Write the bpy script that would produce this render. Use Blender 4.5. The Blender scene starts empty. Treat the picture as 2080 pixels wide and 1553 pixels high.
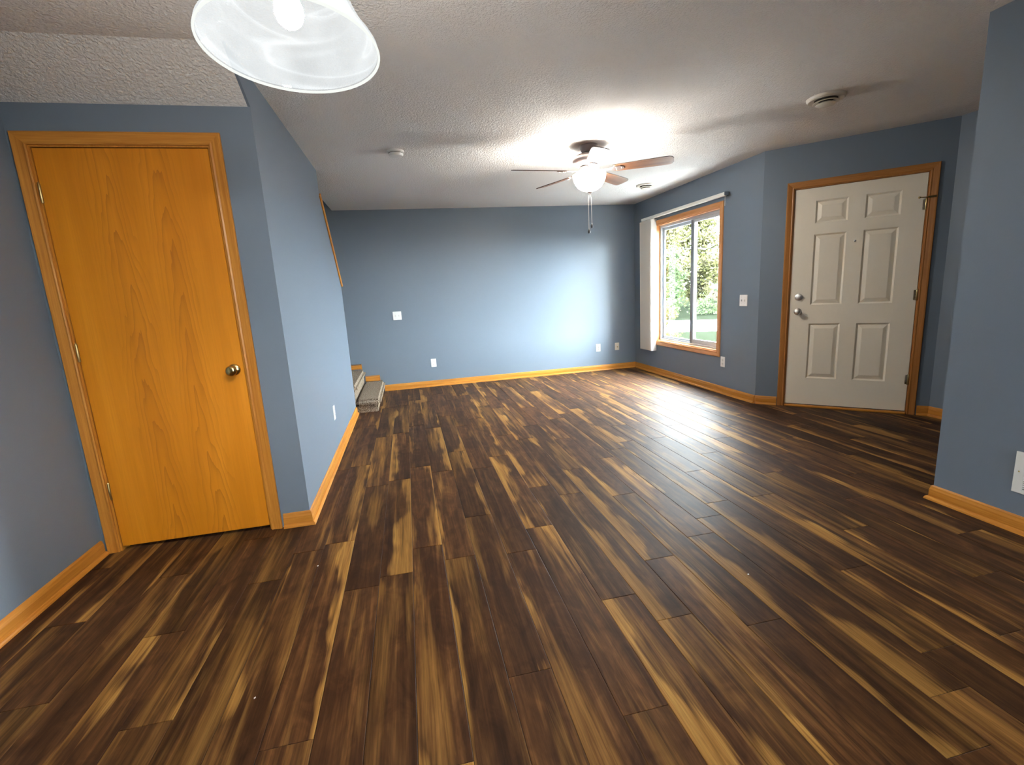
import bpy, bmesh, math, random
from mathutils import Matrix, Vector
random.seed(7)
PI = math.pi
sc = bpy.context.scene
COL = sc.collection

# ------------------------------------------------------------------ camera
cd = bpy.data.cameras.new('camera')
cd.sensor_fit = 'HORIZONTAL'; cd.sensor_width = 36.0
cd.lens = 16.690; cd.clip_start = 0.02; cd.clip_end = 300
cam = bpy.data.objects.new('camera', cd); COL.objects.link(cam)
cam.matrix_world = Matrix(((0.97486, 0.09501, -0.20154, 0.0),
                           (-0.21557, 0.17343, -0.96096, 0.0),
                           (-0.05635, 0.98025, 0.18955, 1.2885),
                           (0, 0, 0, 1)))
sc.camera = cam
# ------------------------------------------------------------------ light and exposure
EXPOSURE = 0.68
SKY = 72.0
FAN_BULB = 1900.0
FAN_BOWL = 85.0
PENDANT_BULB = 1700.0
SHADE_GLOW = 0.50
sc.view_settings.view_transform = 'Standard'
sc.view_settings.look = 'None'
sc.view_settings.gamma = 1.0
sc.view_settings.exposure = EXPOSURE
sc.view_settings.use_curve_mapping = False
sc.cycles.use_denoising = True
sc.cycles.max_bounces = 10
sc.cycles.diffuse_bounces = 6
sc.cycles.transparent_max_bounces = 24
sc.cycles.sample_clamp_indirect = 40.0
sc.cycles.caustics_reflective = False
sc.cycles.caustics_refractive = False
w = bpy.data.worlds.new('overcast_sky'); sc.world = w; w.use_nodes = True
bg = w.node_tree.nodes['Background']
bg.inputs[0].default_value = (0.90, 0.96, 1.0, 1); bg.inputs[1].default_value = SKY
sl = bpy.data.lights.new('sun', 'SUN'); sl.energy = 5.0; sl.angle = 0.02; sl.color = (1, .95, .86)
so = bpy.data.objects.new('sun', sl); COL.objects.link(so)
so.rotation_euler = Vector((0.55, 0.5, -0.67)).to_track_quat('-Z', 'Y').to_euler(); so.location = (-4, -4, 8)

# ------------------------------------------------------------------ room dimensions (metres)
H = 2.44
XS = -0.673      # stair wall face
XH = -0.83       # edge of the ceiling at the stair opening
XW = 3.435       # window wall face
YF = 6.825       # far wall face
YSE = 5.565      # far end of the stair wall
YD = 2.829       # closet wall face
XL = -1.742      # near left wall face
YC = 4.164       # corner of window wall and entry wall
XR = 2.795       # near right wall face
YR = 1.954       # end of the near right wall
ZS = 2.272       # where the sloped soffit meets the closet wall
YSS = 2.552      # where it meets the ceiling
YCAP = 4.786     # where the full height stair wall ends
TC = 1.375       # length of the entry wall
S2 = 0.5 ** 0.5
XE, YE = XW + TC * S2, YC - TC * S2
YB = -3.6        # wall behind the camera
TH = 0.12

# ------------------------------------------------------------------ materials
def M(name):
    m = bpy.data.materials.new(name); m.use_nodes = True
    nt = m.node_tree; nt.nodes.clear()
    return m, nt
def N(nt, t, **kw):
    n = nt.nodes.new(t)
    for k, v in kw.items():
        if k.startswith('i_'):
            key = k[2:]
            n.inputs[int(key) if key.isdigit() else key.replace('_', ' ')].default_value = v
        else: setattr(n, k, v)
    return n
def L(nt, a, b): nt.links.new(a, b)
def ramp(nt, src, stops, interp='LINEAR'):
    r = nt.nodes.new('ShaderNodeValToRGB'); r.color_ramp.interpolation = interp
    e = r.color_ramp.elements
    while len(e) > 1: e.remove(e[-1])
    e[0].position, e[0].color = stops[0][0], (*stops[0][1], 1)
    for p, c in stops[1:]:
        q = e.new(p); q.color = (*c, 1)
    L(nt, src, r.inputs[0]); return r
def vmap(nt, src, scale, loc=None):
    mp = N(nt, 'ShaderNodeMapping'); mp.inputs['Scale'].default_value = scale
    if loc is not None: mp.inputs['Location'].default_value = loc
    L(nt, src, mp.inputs['Vector']); return mp.outputs[0]
def noise(nt, vec, scale=1.0, detail=3, rough=.5, dist=0.0):
    n = N(nt, 'ShaderNodeTexNoise'); n.inputs['Scale'].default_value = scale
    n.inputs['Detail'].default_value = detail; n.inputs['Roughness'].default_value = rough
    n.inputs['Distortion'].default_value = dist
    if vec is not None: L(nt, vec, n.inputs['Vector'])
    return n.outputs[0]
def math_(nt, op, a, b=None, c=None, clamp=False):
    n = N(nt, 'ShaderNodeMath', operation=op, use_clamp=clamp)
    for i, v in enumerate((a, b, c)):
        if v is None: continue
        if isinstance(v, (int, float)): n.inputs[i].default_value = v
        else: L(nt, v, n.inputs[i])
    return n.outputs[0]
def mixc(nt, f, a, b, blend='MIX'):
    n = N(nt, 'ShaderNodeMix', data_type='RGBA', blend_type=blend)
    for i, v in ((0, f), (6, a), (7, b)):
        if isinstance(v, (int, float)): n.inputs[i].default_value = v
        elif isinstance(v, tuple): n.inputs[i].default_value = (*v, 1)
        else: L(nt, v, n.inputs[i])
    return n.outputs[2]
def bump(nt, h, strength, dist, normal=None):
    b = N(nt, 'ShaderNodeBump'); b.inputs['Strength'].default_value = strength
    b.inputs['Distance'].default_value = dist; L(nt, h, b.inputs['Height'])
    if normal is not None: L(nt, normal, b.inputs['Normal'])
    return b.outputs[0]
def principled(nt, col=None, rough=.5, metal=0., normal=None, spec=.5, **kw):
    p = N(nt, 'ShaderNodeBsdfPrincipled')
    if isinstance(col, tuple): p.inputs['Base Color'].default_value = (*col, 1)
    elif col is not None: L(nt, col, p.inputs['Base Color'])
    if isinstance(rough, (int, float)): p.inputs['Roughness'].default_value = rough
    else: L(nt, rough, p.inputs['Roughness'])
    p.inputs['Metallic'].default_value = metal
    p.inputs['Specular IOR Level'].default_value = spec
    for k, v in kw.items(): p.inputs[k].default_value = v
    if normal is not None: L(nt, normal, p.inputs['Normal'])
    o = N(nt, 'ShaderNodeOutputMaterial'); L(nt, p.outputs[0], o.inputs[0])
    return p
def pos(nt): return N(nt, 'ShaderNodeNewGeometry').outputs['Position']
def objc(nt): return N(nt, 'ShaderNodeTexCoord').outputs['Object']
def rand(nt): return N(nt, 'ShaderNodeObjectInfo').outputs['Random']

def simple(name, col, rough=.5, metal=0., nscale=0, nstr=.0, var=.0, spec=.5, **kw):
    m, nt = M(name); c = col; nrm = None
    v = objc(nt)
    if var:
        n = noise(nt, v, nscale or 20, 3)
        c = mixc(nt, n, tuple(x * (1 - var) for x in col), tuple(min(1, x * (1 + var)) for x in col))
    if nstr: nrm = bump(nt, noise(nt, v, nscale, 3), nstr, .002)
    principled(nt, c, rough, metal, nrm, spec, **kw); return m

# blue wall paint with a faint roller texture
m_wall, nt = M('blue_wall_paint')
p = pos(nt)
c = mixc(nt, noise(nt, p, 1.1, 2), (0.150, 0.186, 0.232), (0.162, 0.198, 0.245))
nb = bump(nt, noise(nt, p, 130, 2, .5), .16, .003)
principled(nt, c, .42, 0, nb, .35)
# sprayed knockdown ceiling
m_ceil, nt = M('textured_ceiling_white')
p = pos(nt)
n1 = noise(nt, p, 80, 4, .55, .4); n2 = noise(nt, p, 30, 2, .5)
hgt = ramp(nt, math_(nt, 'ADD', math_(nt, 'MULTIPLY', n1, .75), math_(nt, 'MULTIPLY', n2, .25)), [(.40, (0, 0, 0)), (.60, (1, 1, 1))]).outputs[0]
c = mixc(nt, noise(nt, p, .9, 2), (0.78, 0.755, 0.73), (0.82, 0.80, 0.775))
principled(nt, c, .85, 0, bump(nt, hgt, .75, .006), .2)
m_shell = simple('plain_shell_paint', (.30, .36, .43), .7)

def oak(name, axis, light=(0.58, 0.250, 0.040), dark=(0.37, 0.130, 0.014), rough=.38):
    m, nt = M(name)
    v = objc(nt)
    add = N(nt, 'ShaderNodeVectorMath', operation='ADD'); L(nt, v, add.inputs[0])
    cb = N(nt, 'ShaderNodeCombineXYZ'); r = math_(nt, 'MULTIPLY', rand(nt), 37.0)
    for i in range(3): L(nt, r, cb.inputs[i])
    L(nt, cb.outputs[0], add.inputs[1])
    sc_ = [55., 55., 55.]; sc_['xyz'.index(axis)] = 1.6
    a = noise(nt, vmap(nt, add.outputs[0], tuple(sc_)), 1, 4, .6, .3)
    sc2 = [300., 300., 300.]; sc2['xyz'.index(axis)] = 9.
    b = noise(nt, vmap(nt, add.outputs[0], tuple(sc2)), 1, 2, .6)
    f = math_(nt, 'ADD', math_(nt, 'MULTIPLY', a, .7), math_(nt, 'MULTIPLY', b, .3))
    c = ramp(nt, f, [(.32, dark), (.5, tuple((x + y) / 2 for x, y in zip(light, dark))), (.66, light)])
    principled(nt, c.outputs[0], rough, 0, bump(nt, f, .12, .001), .3)
    return m
oak_x, oak_y, oak_z = oak('oak_trim_x', 'x'), oak('oak_trim_y', 'y'), oak('oak_trim_z', 'z')
wood_win_x = oak('pine_window_trim_x', 'x', (0.62, 0.30, 0.12), (0.46, 0.19, 0.06))
wood_win_z = oak('pine_window_trim_z', 'z', (0.62, 0.30, 0.12), (0.46, 0.19, 0.06))
oakd_x = oak('dark_oak_trim_x', 'x', (0.44, 0.19, 0.05), (0.29, 0.11, 0.022))
oakd_z = oak('dark_oak_trim_z', 'z', (0.44, 0.19, 0.05), (0.29, 0.11, 0.022))

# flat oak veneer with two cathedral grain columns
m_veneer, nt = M('oak_door_veneer')
v = objc(nt)
sx = N(nt, 'ShaderNodeSeparateXYZ'); L(nt, v, sx.inputs[0])
wob = noise(nt, vmap(nt, v, (2.2, 2.2, 1.1)), 1, 3, .55)
wob2 = noise(nt, vmap(nt, v, (16, 16, 1.3)), 1, 3, .55)
def column(x0, k, ph):
    dx = math_(nt, 'ADD', math_(nt, 'SUBTRACT', sx.outputs[0], x0), math_(nt, 'MULTIPLY', math_(nt, 'SUBTRACT', wob, .5), .16))
    d2 = math_(nt, 'SQRT', math_(nt, 'ADD', math_(nt, 'POWER', dx, 2.0), .00025))
    t = math_(nt, 'ADD', math_(nt, 'MULTIPLY', d2, k), math_(nt, 'MULTIPLY', sx.outputs[2], 2.1))
    t = math_(nt, 'ADD', t, math_(nt, 'MULTIPLY', wob2, 1.5))
    s = math_(nt, 'FRACT', math_(nt, 'ADD', math_(nt, 'MULTIPLY', t, 1.9), ph))
    s = math_(nt, 'POWER', s, 3.0)
    mask = math_(nt, 'SUBTRACT', 1.0, math_(nt, 'MULTIPLY', d2, 8.5), clamp=True)
    return math_(nt, 'MULTIPLY', s, mask)
col = math_(nt, 'ADD', column(-.10, 24, .1), column(.13, 22, .55), clamp=True)
fine = noise(nt, vmap(nt, v, (170, 170, 5)), 1, 3, .6)
broad = noise(nt, vmap(nt, v, (9, 9, .7)), 1, 3, .55)
base = ramp(nt, broad, [(.3, (0.53, 0.178, 0.008)), (.55, (0.62, 0.218, 0.011)), (.75, (0.69, 0.255, 0.016))]).outputs[0]
c = mixc(nt, math_(nt, 'MULTIPLY', col, .95), base, (0.36, 0.115, 0.010))
c = mixc(nt, math_(nt, 'MULTIPLY', math_(nt, 'SUBTRACT', .62, fine, clamp=True), .8), c, (0.44, 0.155, 0.012))
principled(nt, c, .42, 0, bump(nt, fine, .08, .001), .25)

# walnut laminate planks: heartwood browns with golden sapwood streaks along each plank
m_plank, nt = M('walnut_laminate_plank')
v = objc(nt); rn = rand(nt)
cb = N(nt, 'ShaderNodeCombineXYZ')
L(nt, math_(nt, 'MULTIPLY', rn, 61.7), cb.inputs[0]); L(nt, math_(nt, 'MULTIPLY', rn, 213.3), cb.inputs[1]); L(nt, math_(nt, 'MULTIPLY', rn, 97.1), cb.inputs[2])
ad = N(nt, 'ShaderNodeVectorMath', operation='ADD'); L(nt, v, ad.inputs[0]); L(nt, cb.outputs[0], ad.inputs[1])
q = ad.outputs[0]
sap = noise(nt, vmap(nt, q, (9.5, .75, 1)), 1, 2.5, .5, .35)
sap2 = noise(nt, vmap(nt, q, (34, 1.5, 1)), 1, 3, .6, .5)
tone = noise(nt, vmap(nt, q, (24, 1.3, 1)), 1, 4, .6, .6)
cloud = noise(nt, vmap(nt, q, (13, 6., 1)), 1, 3, .6, 1.0)
grain = noise(nt, vmap(nt, q, (190, 4.5, 1)), 1, 3, .65, .2)
heart = ramp(nt, math_(nt, 'ADD', math_(nt, 'MULTIPLY', tone, .62), math_(nt, 'MULTIPLY', cloud, .38)),
             [(.30, (0.015, 0.0055, 0.0021)), (.45, (0.037, 0.0142, 0.0052)), (.58, (0.074, 0.0305, 0.0100)), (.74, (0.150, 0.070, 0.021))]).outputs[0]
gold = ramp(nt, sap2, [(.3, (0.17, 0.078, 0.017)), (.55, (0.27, 0.133, 0.031)), (.75, (0.36, 0.195, 0.050))]).outputs[0]
sp = N(nt, 'ShaderNodeSeparateXYZ'); L(nt, v, sp.inputs[0])
side = math_(nt, 'SUBTRACT', math_(nt, 'MULTIPLY', math_(nt, 'GREATER_THAN', math_(nt, 'FRACT', math_(nt, 'MULTIPLY', rn, 7.31)), .5), 2.0), 1.0)
edge = math_(nt, 'ADD', math_(nt, 'MULTIPLY', sp.outputs[0], side), .0768)
wn = noise(nt, vmap(nt, q, (.01, 1.15, 1)), 1, 3, .55)
wid = math_(nt, 'SUBTRACT', math_(nt, 'MULTIPLY', wn, .40), math_(nt, 'ADD', .150, math_(nt, 'MULTIPLY', math_(nt, 'FRACT', math_(nt, 'MULTIPLY', rn, 29.7)), .065)))
wid = math_(nt, 'ADD', wid, math_(nt, 'MULTIPLY', math_(nt, 'SUBTRACT', sap2, .5), .12))
band = math_(nt, 'MULTIPLY', math_(nt, 'DIVIDE', math_(nt, 'SUBTRACT', wid, edge), .030, clamp=True), .9)
inner = ramp(nt, math_(nt, 'ADD', math_(nt, 'MULTIPLY', sap, .7), math_(nt, 'MULTIPLY', sap2, .3)), [(.53, (0, 0, 0)), (.62, (.45, .45, .45)), (.74, (.8, .8, .8))]).outputs[0]
sm = math_(nt, 'MAXIMUM', band, inner)
c = mixc(nt, sm, heart, gold)
c = mixc(nt, math_(nt, 'MULTIPLY', math_(nt, 'SUBTRACT', .58, grain, clamp=True), 1.6), c, (0.018, 0.008, 0.004))
tint = N(nt, 'ShaderNodeHueSaturation'); L(nt, c, tint.inputs['Color'])
L(nt, math_(nt, 'ADD', math_(nt, 'MULTIPLY', math_(nt, 'FRACT', math_(nt, 'MULTIPLY', rn, 17.3)), .5), .78), tint.inputs['Value'])
scuff = noise(nt, pos(nt), 3.0, 3, .6)
rg = math_(nt, 'ADD', math_(nt, 'MULTIPLY', scuff, .14), .42)
nb = bump(nt, grain, .10, .0012)
d = N(nt, 'ShaderNodeBsdfDiffuse'); L(nt, tint.outputs[0], d.inputs[0]); L(nt, nb, d.inputs['Normal'])
g = N(nt, 'ShaderNodeBsdfGlossy'); L(nt, rg, g.inputs['Roughness']); L(nt, nb, g.inputs['Normal'])
lw = N(nt, 'ShaderNodeLayerWeight')
fr = math_(nt, 'ADD', math_(nt, 'MULTIPLY', math_(nt, 'POWER', lw.outputs['Facing'], 3.0), .135), .009)
mx = N(nt, 'ShaderNodeMixShader'); L(nt, fr, mx.inputs[0]); L(nt, d.outputs[0], mx.inputs[1]); L(nt, g.outputs[0], mx.inputs[2])
o = N(nt, 'ShaderNodeOutputMaterial'); L(nt, mx.outputs[0], o.inputs[0])
m_sub = simple('dark_underlay', (.012, .008, .006), .9)

m_entry = simple('cream_door_paint', (0.79, 0.72, 0.585), .42, 0, 60, .05, .02, .4)
m_plate = simple('white_plate_plastic', (.80, .79, .77), .35)
m_slot = simple('dark_slot', (.03, .03, .03), .6)
m_toggle = simple('toggle_plastic', (.70, .69, .66), .3)
m_cream = simple('almond_plate_plastic', (.72, .66, .47), .4)
m_cream2 = simple('tan_plate_plastic', (.60, .52, .42), .4)
m_brass = simple('antique_brass', (.55, .40, .17), .22, 1.0, 90, .02)
m_hinge = simple('dull_brass_hinge', (.46, .35, .16), .36, 1.0)
m_nickel = simple('satin_nickel', (.88, .86, .82), .32, 1.0)
m_vinyl = simple('white_window_vinyl', (.42, .47, .52), .45)
m_vinyl_dark = simple('grey_window_vinyl', (.16, .18, .20), .5)
m_track = simple('white_headrail', (.74, .72, .66), .4)
m_cap = simple('grey_end_cap', (.10, .12, .15), .5)
m_white = simple('white_detector_plastic', (.74, .73, .70), .45)
m_vent = simple('white_vent_enamel', (.66, .62, .55), .4)
m_ventdark = simple('vent_shadow_gap', (.05, .04, .03), .8)
m_reg = simple('register_enamel', (.72, .73, .70), .35)
m_pewter = simple('brushed_pewter', (.34, .29, .28), .36, .85, 60, .02)
m_pewter_d = simple('dark_pewter', (.13, .11, .11), .4, .8)
m_chain = simple('pull_chain_metal', (.75, .72, .65), .3, .8)
m_black = simple('black_wood_pull', (.012, .011, .011), .4)
m_fanblade, nt = M('fan_blade_wood')
v = objc(nt); g = noise(nt, vmap(nt, v, (2.5, 45, 45)), 1, 4, .6)
c = ramp(nt, g, [(.3, (0.13, 0.055, 0.028)), (.7, (0.27, 0.125, 0.062))]).outputs[0]
principled(nt, c, .38, 0, None, .4)
m_blade_edge = simple('fan_blade_dark_edge', (.06, .035, .025), .4)

# vinyl vanes let some daylight through
m_vane, nt = M('ivory_vinyl_vane')
d = N(nt, 'ShaderNodeBsdfDiffuse'); d.inputs[0].default_value = (.78, .75, .70, 1)
t = N(nt, 'ShaderNodeBsdfTranslucent'); t.inputs[0].default_value = (.72, .70, .66, 1)
mx = N(nt, 'ShaderNodeMixShader'); mx.inputs[0].default_value = .3
L(nt, d.outputs[0], mx.inputs[1]); L(nt, t.outputs[0], mx.inputs[2])
o = N(nt, 'ShaderNodeOutputMaterial'); L(nt, mx.outputs[0], o.inputs[0])
# thin window glass
m_glass, nt = M('window_glass')
t = N(nt, 'ShaderNodeBsdfTransparent'); t.inputs[0].default_value = (.94, .97, .97, 1)
g = N(nt, 'ShaderNodeBsdfGlossy'); g.inputs['Roughness'].default_value = .0
fr = math_(nt, 'ADD', math_(nt, 'MULTIPLY', math_(nt, 'POWER', N(nt, 'ShaderNodeLayerWeight').outputs['Facing'], 5.0), .9), .03)
mx = N(nt, 'ShaderNodeMixShader'); L(nt, fr, mx.inputs[0]); L(nt, t.outputs[0], mx.inputs[1]); L(nt, g.outputs[0], mx.inputs[2])
o = N(nt, 'ShaderNodeOutputMaterial'); L(nt, mx.outputs[0], o.inputs[0])

def emit(name, col, s):
    m, nt = M(name); e = N(nt, 'ShaderNodeEmission'); e.inputs[0].default_value = (*col, 1); e.inputs[1].default_value = s
    o = N(nt, 'ShaderNodeOutputMaterial'); L(nt, e.outputs[0], o.inputs[0]); return m
m_bulb_p = emit('lit_pendant_bulb', (1.0, .95, .88), PENDANT_BULB)
m_bulb_f = emit('lit_fan_bulb', (1.0, .95, .87), FAN_BULB)
m_frost = simple('frosted_glass_inside', (.55, .54, .52), .7)
m_bowl = emit('lit_frosted_bowl', (1.0, .96, .90), FAN_BOWL)
# lit alabaster glass: glows, with brighter swirls, and lets part of the bulb's light through
m_shade, nt = M('lit_alabaster_glass')
v = objc(nt)
sw = noise(nt, vmap(nt, v, (2.4, 2.4, 20)), 1, 1.5, .4, 1.0)
ln = ramp(nt, math_(nt, 'ABSOLUTE', math_(nt, 'SUBTRACT', sw, .5)), [(.0, (1, 1, 1)), (.03, (.35, .35, .35)), (.10, (0, 0, 0))]).outputs[0]
cl = noise(nt, v, 7, 2, .5)
st = math_(nt, 'ADD', math_(nt, 'ADD', math_(nt, 'MULTIPLY', ln, .22), math_(nt, 'MULTIPLY', cl, .5)), SHADE_GLOW)
e = N(nt, 'ShaderNodeEmission'); e.inputs[0].default_value = (.93, .98, 1.0, 1); L(nt, st, e.inputs[1])
t = N(nt, 'ShaderNodeBsdfTransparent'); mx = N(nt, 'ShaderNodeMixShader'); mx.inputs[0].default_value = .60
L(nt, e.outputs[0], mx.inputs[1]); L(nt, t.outputs[0], mx.inputs[2])
gl = N(nt, 'ShaderNodeBsdfGlossy'); gl.inputs['Roughness'].default_value = .08
m2 = N(nt, 'ShaderNodeMixShader'); m2.inputs[0].default_value = .03
L(nt, mx.outputs[0], m2.inputs[1]); L(nt, gl.outputs[0], m2.inputs[2])
o = N(nt, 'ShaderNodeOutputMaterial'); L(nt, m2.outputs[0], o.inputs[0])
m_rim = emit('lit_glass_rim', (.97, 1.0, .95), .62)

m_carpet, nt = M('taupe_looped_carpet')
v = objc(nt); n1 = noise(nt, v, 95, 4, .75); n2 = noise(nt, v, 40, 2)
c = ramp(nt, n1, [(.36, (0.07, 0.050, 0.033)), (.5, (0.23, 0.18, 0.13)), (.64, (0.50, 0.41, 0.32))]).outputs[0]
principled(nt, c, 1.0, 0, bump(nt, math_(nt, 'ADD', n1, n2), .9, .006), .05)

m_lawn, nt = M('lawn_grass')
p = pos(nt); c = ramp(nt, noise(nt, p, 3, 4, .6), [(.3, (0.0060, 0.0078, 0.0045)), (.7, (0.0082, 0.0098, 0.0066))]).outputs[0]
d = N(nt, 'ShaderNodeBsdfDiffuse'); L(nt, c, d.inputs[0]); o = N(nt, 'ShaderNodeOutputMaterial'); L(nt, d.outputs[0], o.inputs[0])
m_road = simple('pale_concrete_drive', (.55, .53, .50), .9, 0, 4, .1, .06)
m_bounce_walk = simple('grey_bounce_concrete', (.24, .235, .23), .9, 0, 4, .1, .08)
m_bark = simple('bark', (.10, .07, .05), .9, 0, 30, .5, .3)
def leafmat(name, a, b):
    m, nt = M(name)
    c = ramp(nt, noise(nt, pos(nt), 1.7, 3, .7), [(.35, a), (.65, b)]).outputs[0]
    d = N(nt, 'ShaderNodeBsdfDiffuse'); L(nt, c, d.inputs[0]); t = N(nt, 'ShaderNodeBsdfTranslucent'); L(nt, c, t.inputs[0])
    mx = N(nt, 'ShaderNodeMixShader'); mx.inputs[0].default_value = .35; L(nt, d.outputs[0], mx.inputs[1]); L(nt, t.outputs[0], mx.inputs[2])
    o = N(nt, 'ShaderNodeOutputMaterial'); L(nt, mx.outputs[0], o.inputs[0]); return m
leaf_yellow = leafmat('yellow_green_leaves', (0.046, 0.052, 0.016), (0.08, 0.072, 0.042))
leaf_green = leafmat('green_leaves', (0.028, 0.048, 0.02), (0.054, 0.066, 0.036))
leaf_orange = leafmat('orange_leaves', (0.06, 0.04, 0.025), (0.068, 0.052, 0.034))

# ------------------------------------------------------------------ mesh helpers
def tag(o, label, cat=None, group=None, kind=None):
    o['label'] = label
    if cat: o['category'] = cat
    if group: o['group'] = group
    if kind: o['kind'] = kind
    return o
def link(name, me, parent=None, loc=None, rz=None):
    o = bpy.data.objects.new(name, me); COL.objects.link(o)
    if parent is not None: o.parent = parent
    if loc is not None: o.location = loc
    if rz is not None: o.rotation_euler = (0, 0, rz)
    return o
def fin(name, bm, mat, parent=None, loc=None, rz=None, smooth=False, bev=0, seg=1):
    if bev: bmesh.ops.bevel(bm, geom=[e for e in bm.edges if e.calc_length() > bev * 2.2], offset=bev, segments=seg, affect='EDGES', clamp_overlap=True)
    bmesh.ops.recalc_face_normals(bm, faces=bm.faces)
    me = bpy.data.meshes.new(name); bm.to_mesh(me); bm.free()
    for x in (mat if isinstance(mat, (list, tuple)) else [mat]): me.materials.append(x)
    if smooth:
        for f in me.polygons: f.use_smooth = True
        try: me.set_sharp_from_angle(angle=math.radians(40))
        except Exception: pass
    return link(name, me, parent, loc, rz)
def box(bm, x0, x1, y0, y1, z0, z1):
    vs = [bm.verts.new(c) for c in ((x0, y0, z0), (x1, y0, z0), (x1, y1, z0), (x0, y1, z0), (x0, y0, z1), (x1, y0, z1), (x1, y1, z1), (x0, y1, z1))]
    for f in ((0, 3, 2, 1), (4, 5, 6, 7), (0, 1, 5, 4), (1, 2, 6, 5), (2, 3, 7, 6), (3, 0, 4, 7)): bm.faces.new([vs[i] for i in f])
    return vs
def B(*boxes):
    bm = bmesh.new()
    for b in boxes: box(bm, *b)
    return bm
def prism(bm, poly, d0, d1, axis='y'):
    """polygon in two coordinates extruded along the third"""
    def P(a, b, d):
        return {'y': (a, d, b), 'z': (a, b, d), 'x': (d, a, b)}[axis]
    A = [bm.verts.new(P(a, b, d0)) for a, b in poly]; C = [bm.verts.new(P(a, b, d1)) for a, b in poly]
    bm.faces.new(A); bm.faces.new(C[::-1])
    n = len(poly)
    for i in range(n): bm.faces.new((A[i], A[(i + 1) % n], C[(i + 1) % n], C[i]))
def lathe(bm, prof, seg=32, center=(0, 0, 0), axis='z', cap=True):
    """profile of (radius, height) turned about an axis"""
    rings = []
    cx, cy, cz = center
    for r, h in prof:
        ring = []
        for i in range(seg):
            a = 2 * PI * i / seg; u, v = r * math.cos(a), r * math.sin(a)
            p_ = {'z': (cx + u, cy + v, cz + h), 'y': (cx + u, cy + h, cz + v), 'x': (cx + h, cy + u, cz + v)}[axis]
            ring.append(bm.verts.new(p_))
        rings.append(ring)
    for A, C in zip(rings, rings[1:]):
        for i in range(seg): bm.faces.new((A[i], A[(i + 1) % seg], C[(i + 1) % seg], C[i]))
    if cap:
        for ring in (rings[0], rings[-1]):
            try: bm.faces.new(ring)
            except Exception: pass
def LT(prof, seg=32, center=(0, 0, 0), axis='z', cap=True):
    bm = bmesh.new(); lathe(bm, prof, seg, center, axis, cap); return bm
def tube(bm, pts, r, seg=8):
    pts = [Vector(p_) for p_ in pts]; rings = []
    for i, p_ in enumerate(pts):
        d = (pts[min(i + 1, len(pts) - 1)] - pts[max(i - 1, 0)]).normalized()
        a = d.cross(Vector((0, 0, 1)) if abs(d.z) < .9 else Vector((1, 0, 0))).normalized(); b = d.cross(a)
        rr = r[i] if isinstance(r, (list, tuple)) else r
        rings.append([bm.verts.new(p_ + rr * (math.cos(2 * PI * k / seg) * a + math.sin(2 * PI * k / seg) * b)) for k in range(seg)])
    for A, C in zip(rings, rings[1:]):
        for k in range(seg): bm.faces.new((A[k], A[(k + 1) % seg], C[(k + 1) % seg], C[k]))
    bm.faces.new(rings[0]); bm.faces.new(rings[-1])
def empty(name, loc=(0, 0, 0), rz=0.0):
    return link(name, None, None, loc, rz)

# ================================================================== STRUCTURE
ST = 'structure'
# ---- floor: underlay with one plank object per board
PW = 0.1535
floor = fin('floor', B((-1.86, 4.62, YB - .12, 4.30, -.06, -.012), (-1.86, 3.60, 4.30, YF + .12, -.06, -.012)), m_sub)
tag(floor, 'dark walnut laminate plank floor with golden sapwood streaks', 'floor', kind=ST)
known = {0: 1.667, 1: 1.49, 2: 1.88, 3: 1.37, 4: 2.008, 5: 2.166, 6: 2.31, -1: 1.14, -3: 1.38, -9: 2.485, -6: 2.125, -4: 2.18}
PL = 1.215
def plank(x0, x1, y0, y1):
    bm = bmesh.new(); g = .0007; c = .0016
    a, b = (x1 - x0) / 2 - g, (y1 - y0) / 2 - g
    lo = [bm.verts.new((sx_ * a, sy_ * b, -.0115)) for sx_, sy_ in ((-1, -1), (1, -1), (1, 1), (-1, 1))]
    md = [bm.verts.new((sx_ * a, sy_ * b, -c * .6)) for sx_, sy_ in ((-1, -1), (1, -1), (1, 1), (-1, 1))]
    hi = [bm.verts.new((sx_ * (a - c), sy_ * (b - c), 0)) for sx_, sy_ in ((-1, -1), (1, -1), (1, 1), (-1, 1))]
    bm.faces.new(hi)
    for A, C in ((lo, md), (md, hi)):
        for i in range(4): bm.faces.new((A[i], A[(i + 1) % 4], C[(i + 1) % 4], C[i]))
    fin('plank', bm, m_plank, floor, ((x0 + x1) / 2, (y0 + y1) / 2, 0))
k = -17
while True:
    x0 = .678 + PW * k; x1 = x0 + PW
    if x0 > 4.5: break
    xa, xb = max(x0, -1.85), min(x1, 4.58)
    if xb - xa > .02:
        ytop = YF + .10 if xb < XW + .10 else min(YF + .1, YC + .16 - (xa - XW))
        ybot = .15 if xb > -1.5 else .4
        j = known.get(k, 1.2 + ((k * 0.613) % 1.0) * PL)
        y = j
        while y > ybot: y -= PL
        while y < ytop - .02:
            a, b = max(y, ybot), min(y + PL, ytop)
            if b - a > .03: plank(xa, xb, a, b)
            y += PL
    k += 1
# floor behind the camera is never in view: plain boards joined in the underlay's extension
rear = fin('floor_rear', B((-1.86, 4.62, YB - .12, .148, -.0119, 0)), m_plank)
tag(rear, 'walnut laminate floor continuing behind the viewpoint', 'floor', kind=ST)

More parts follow.
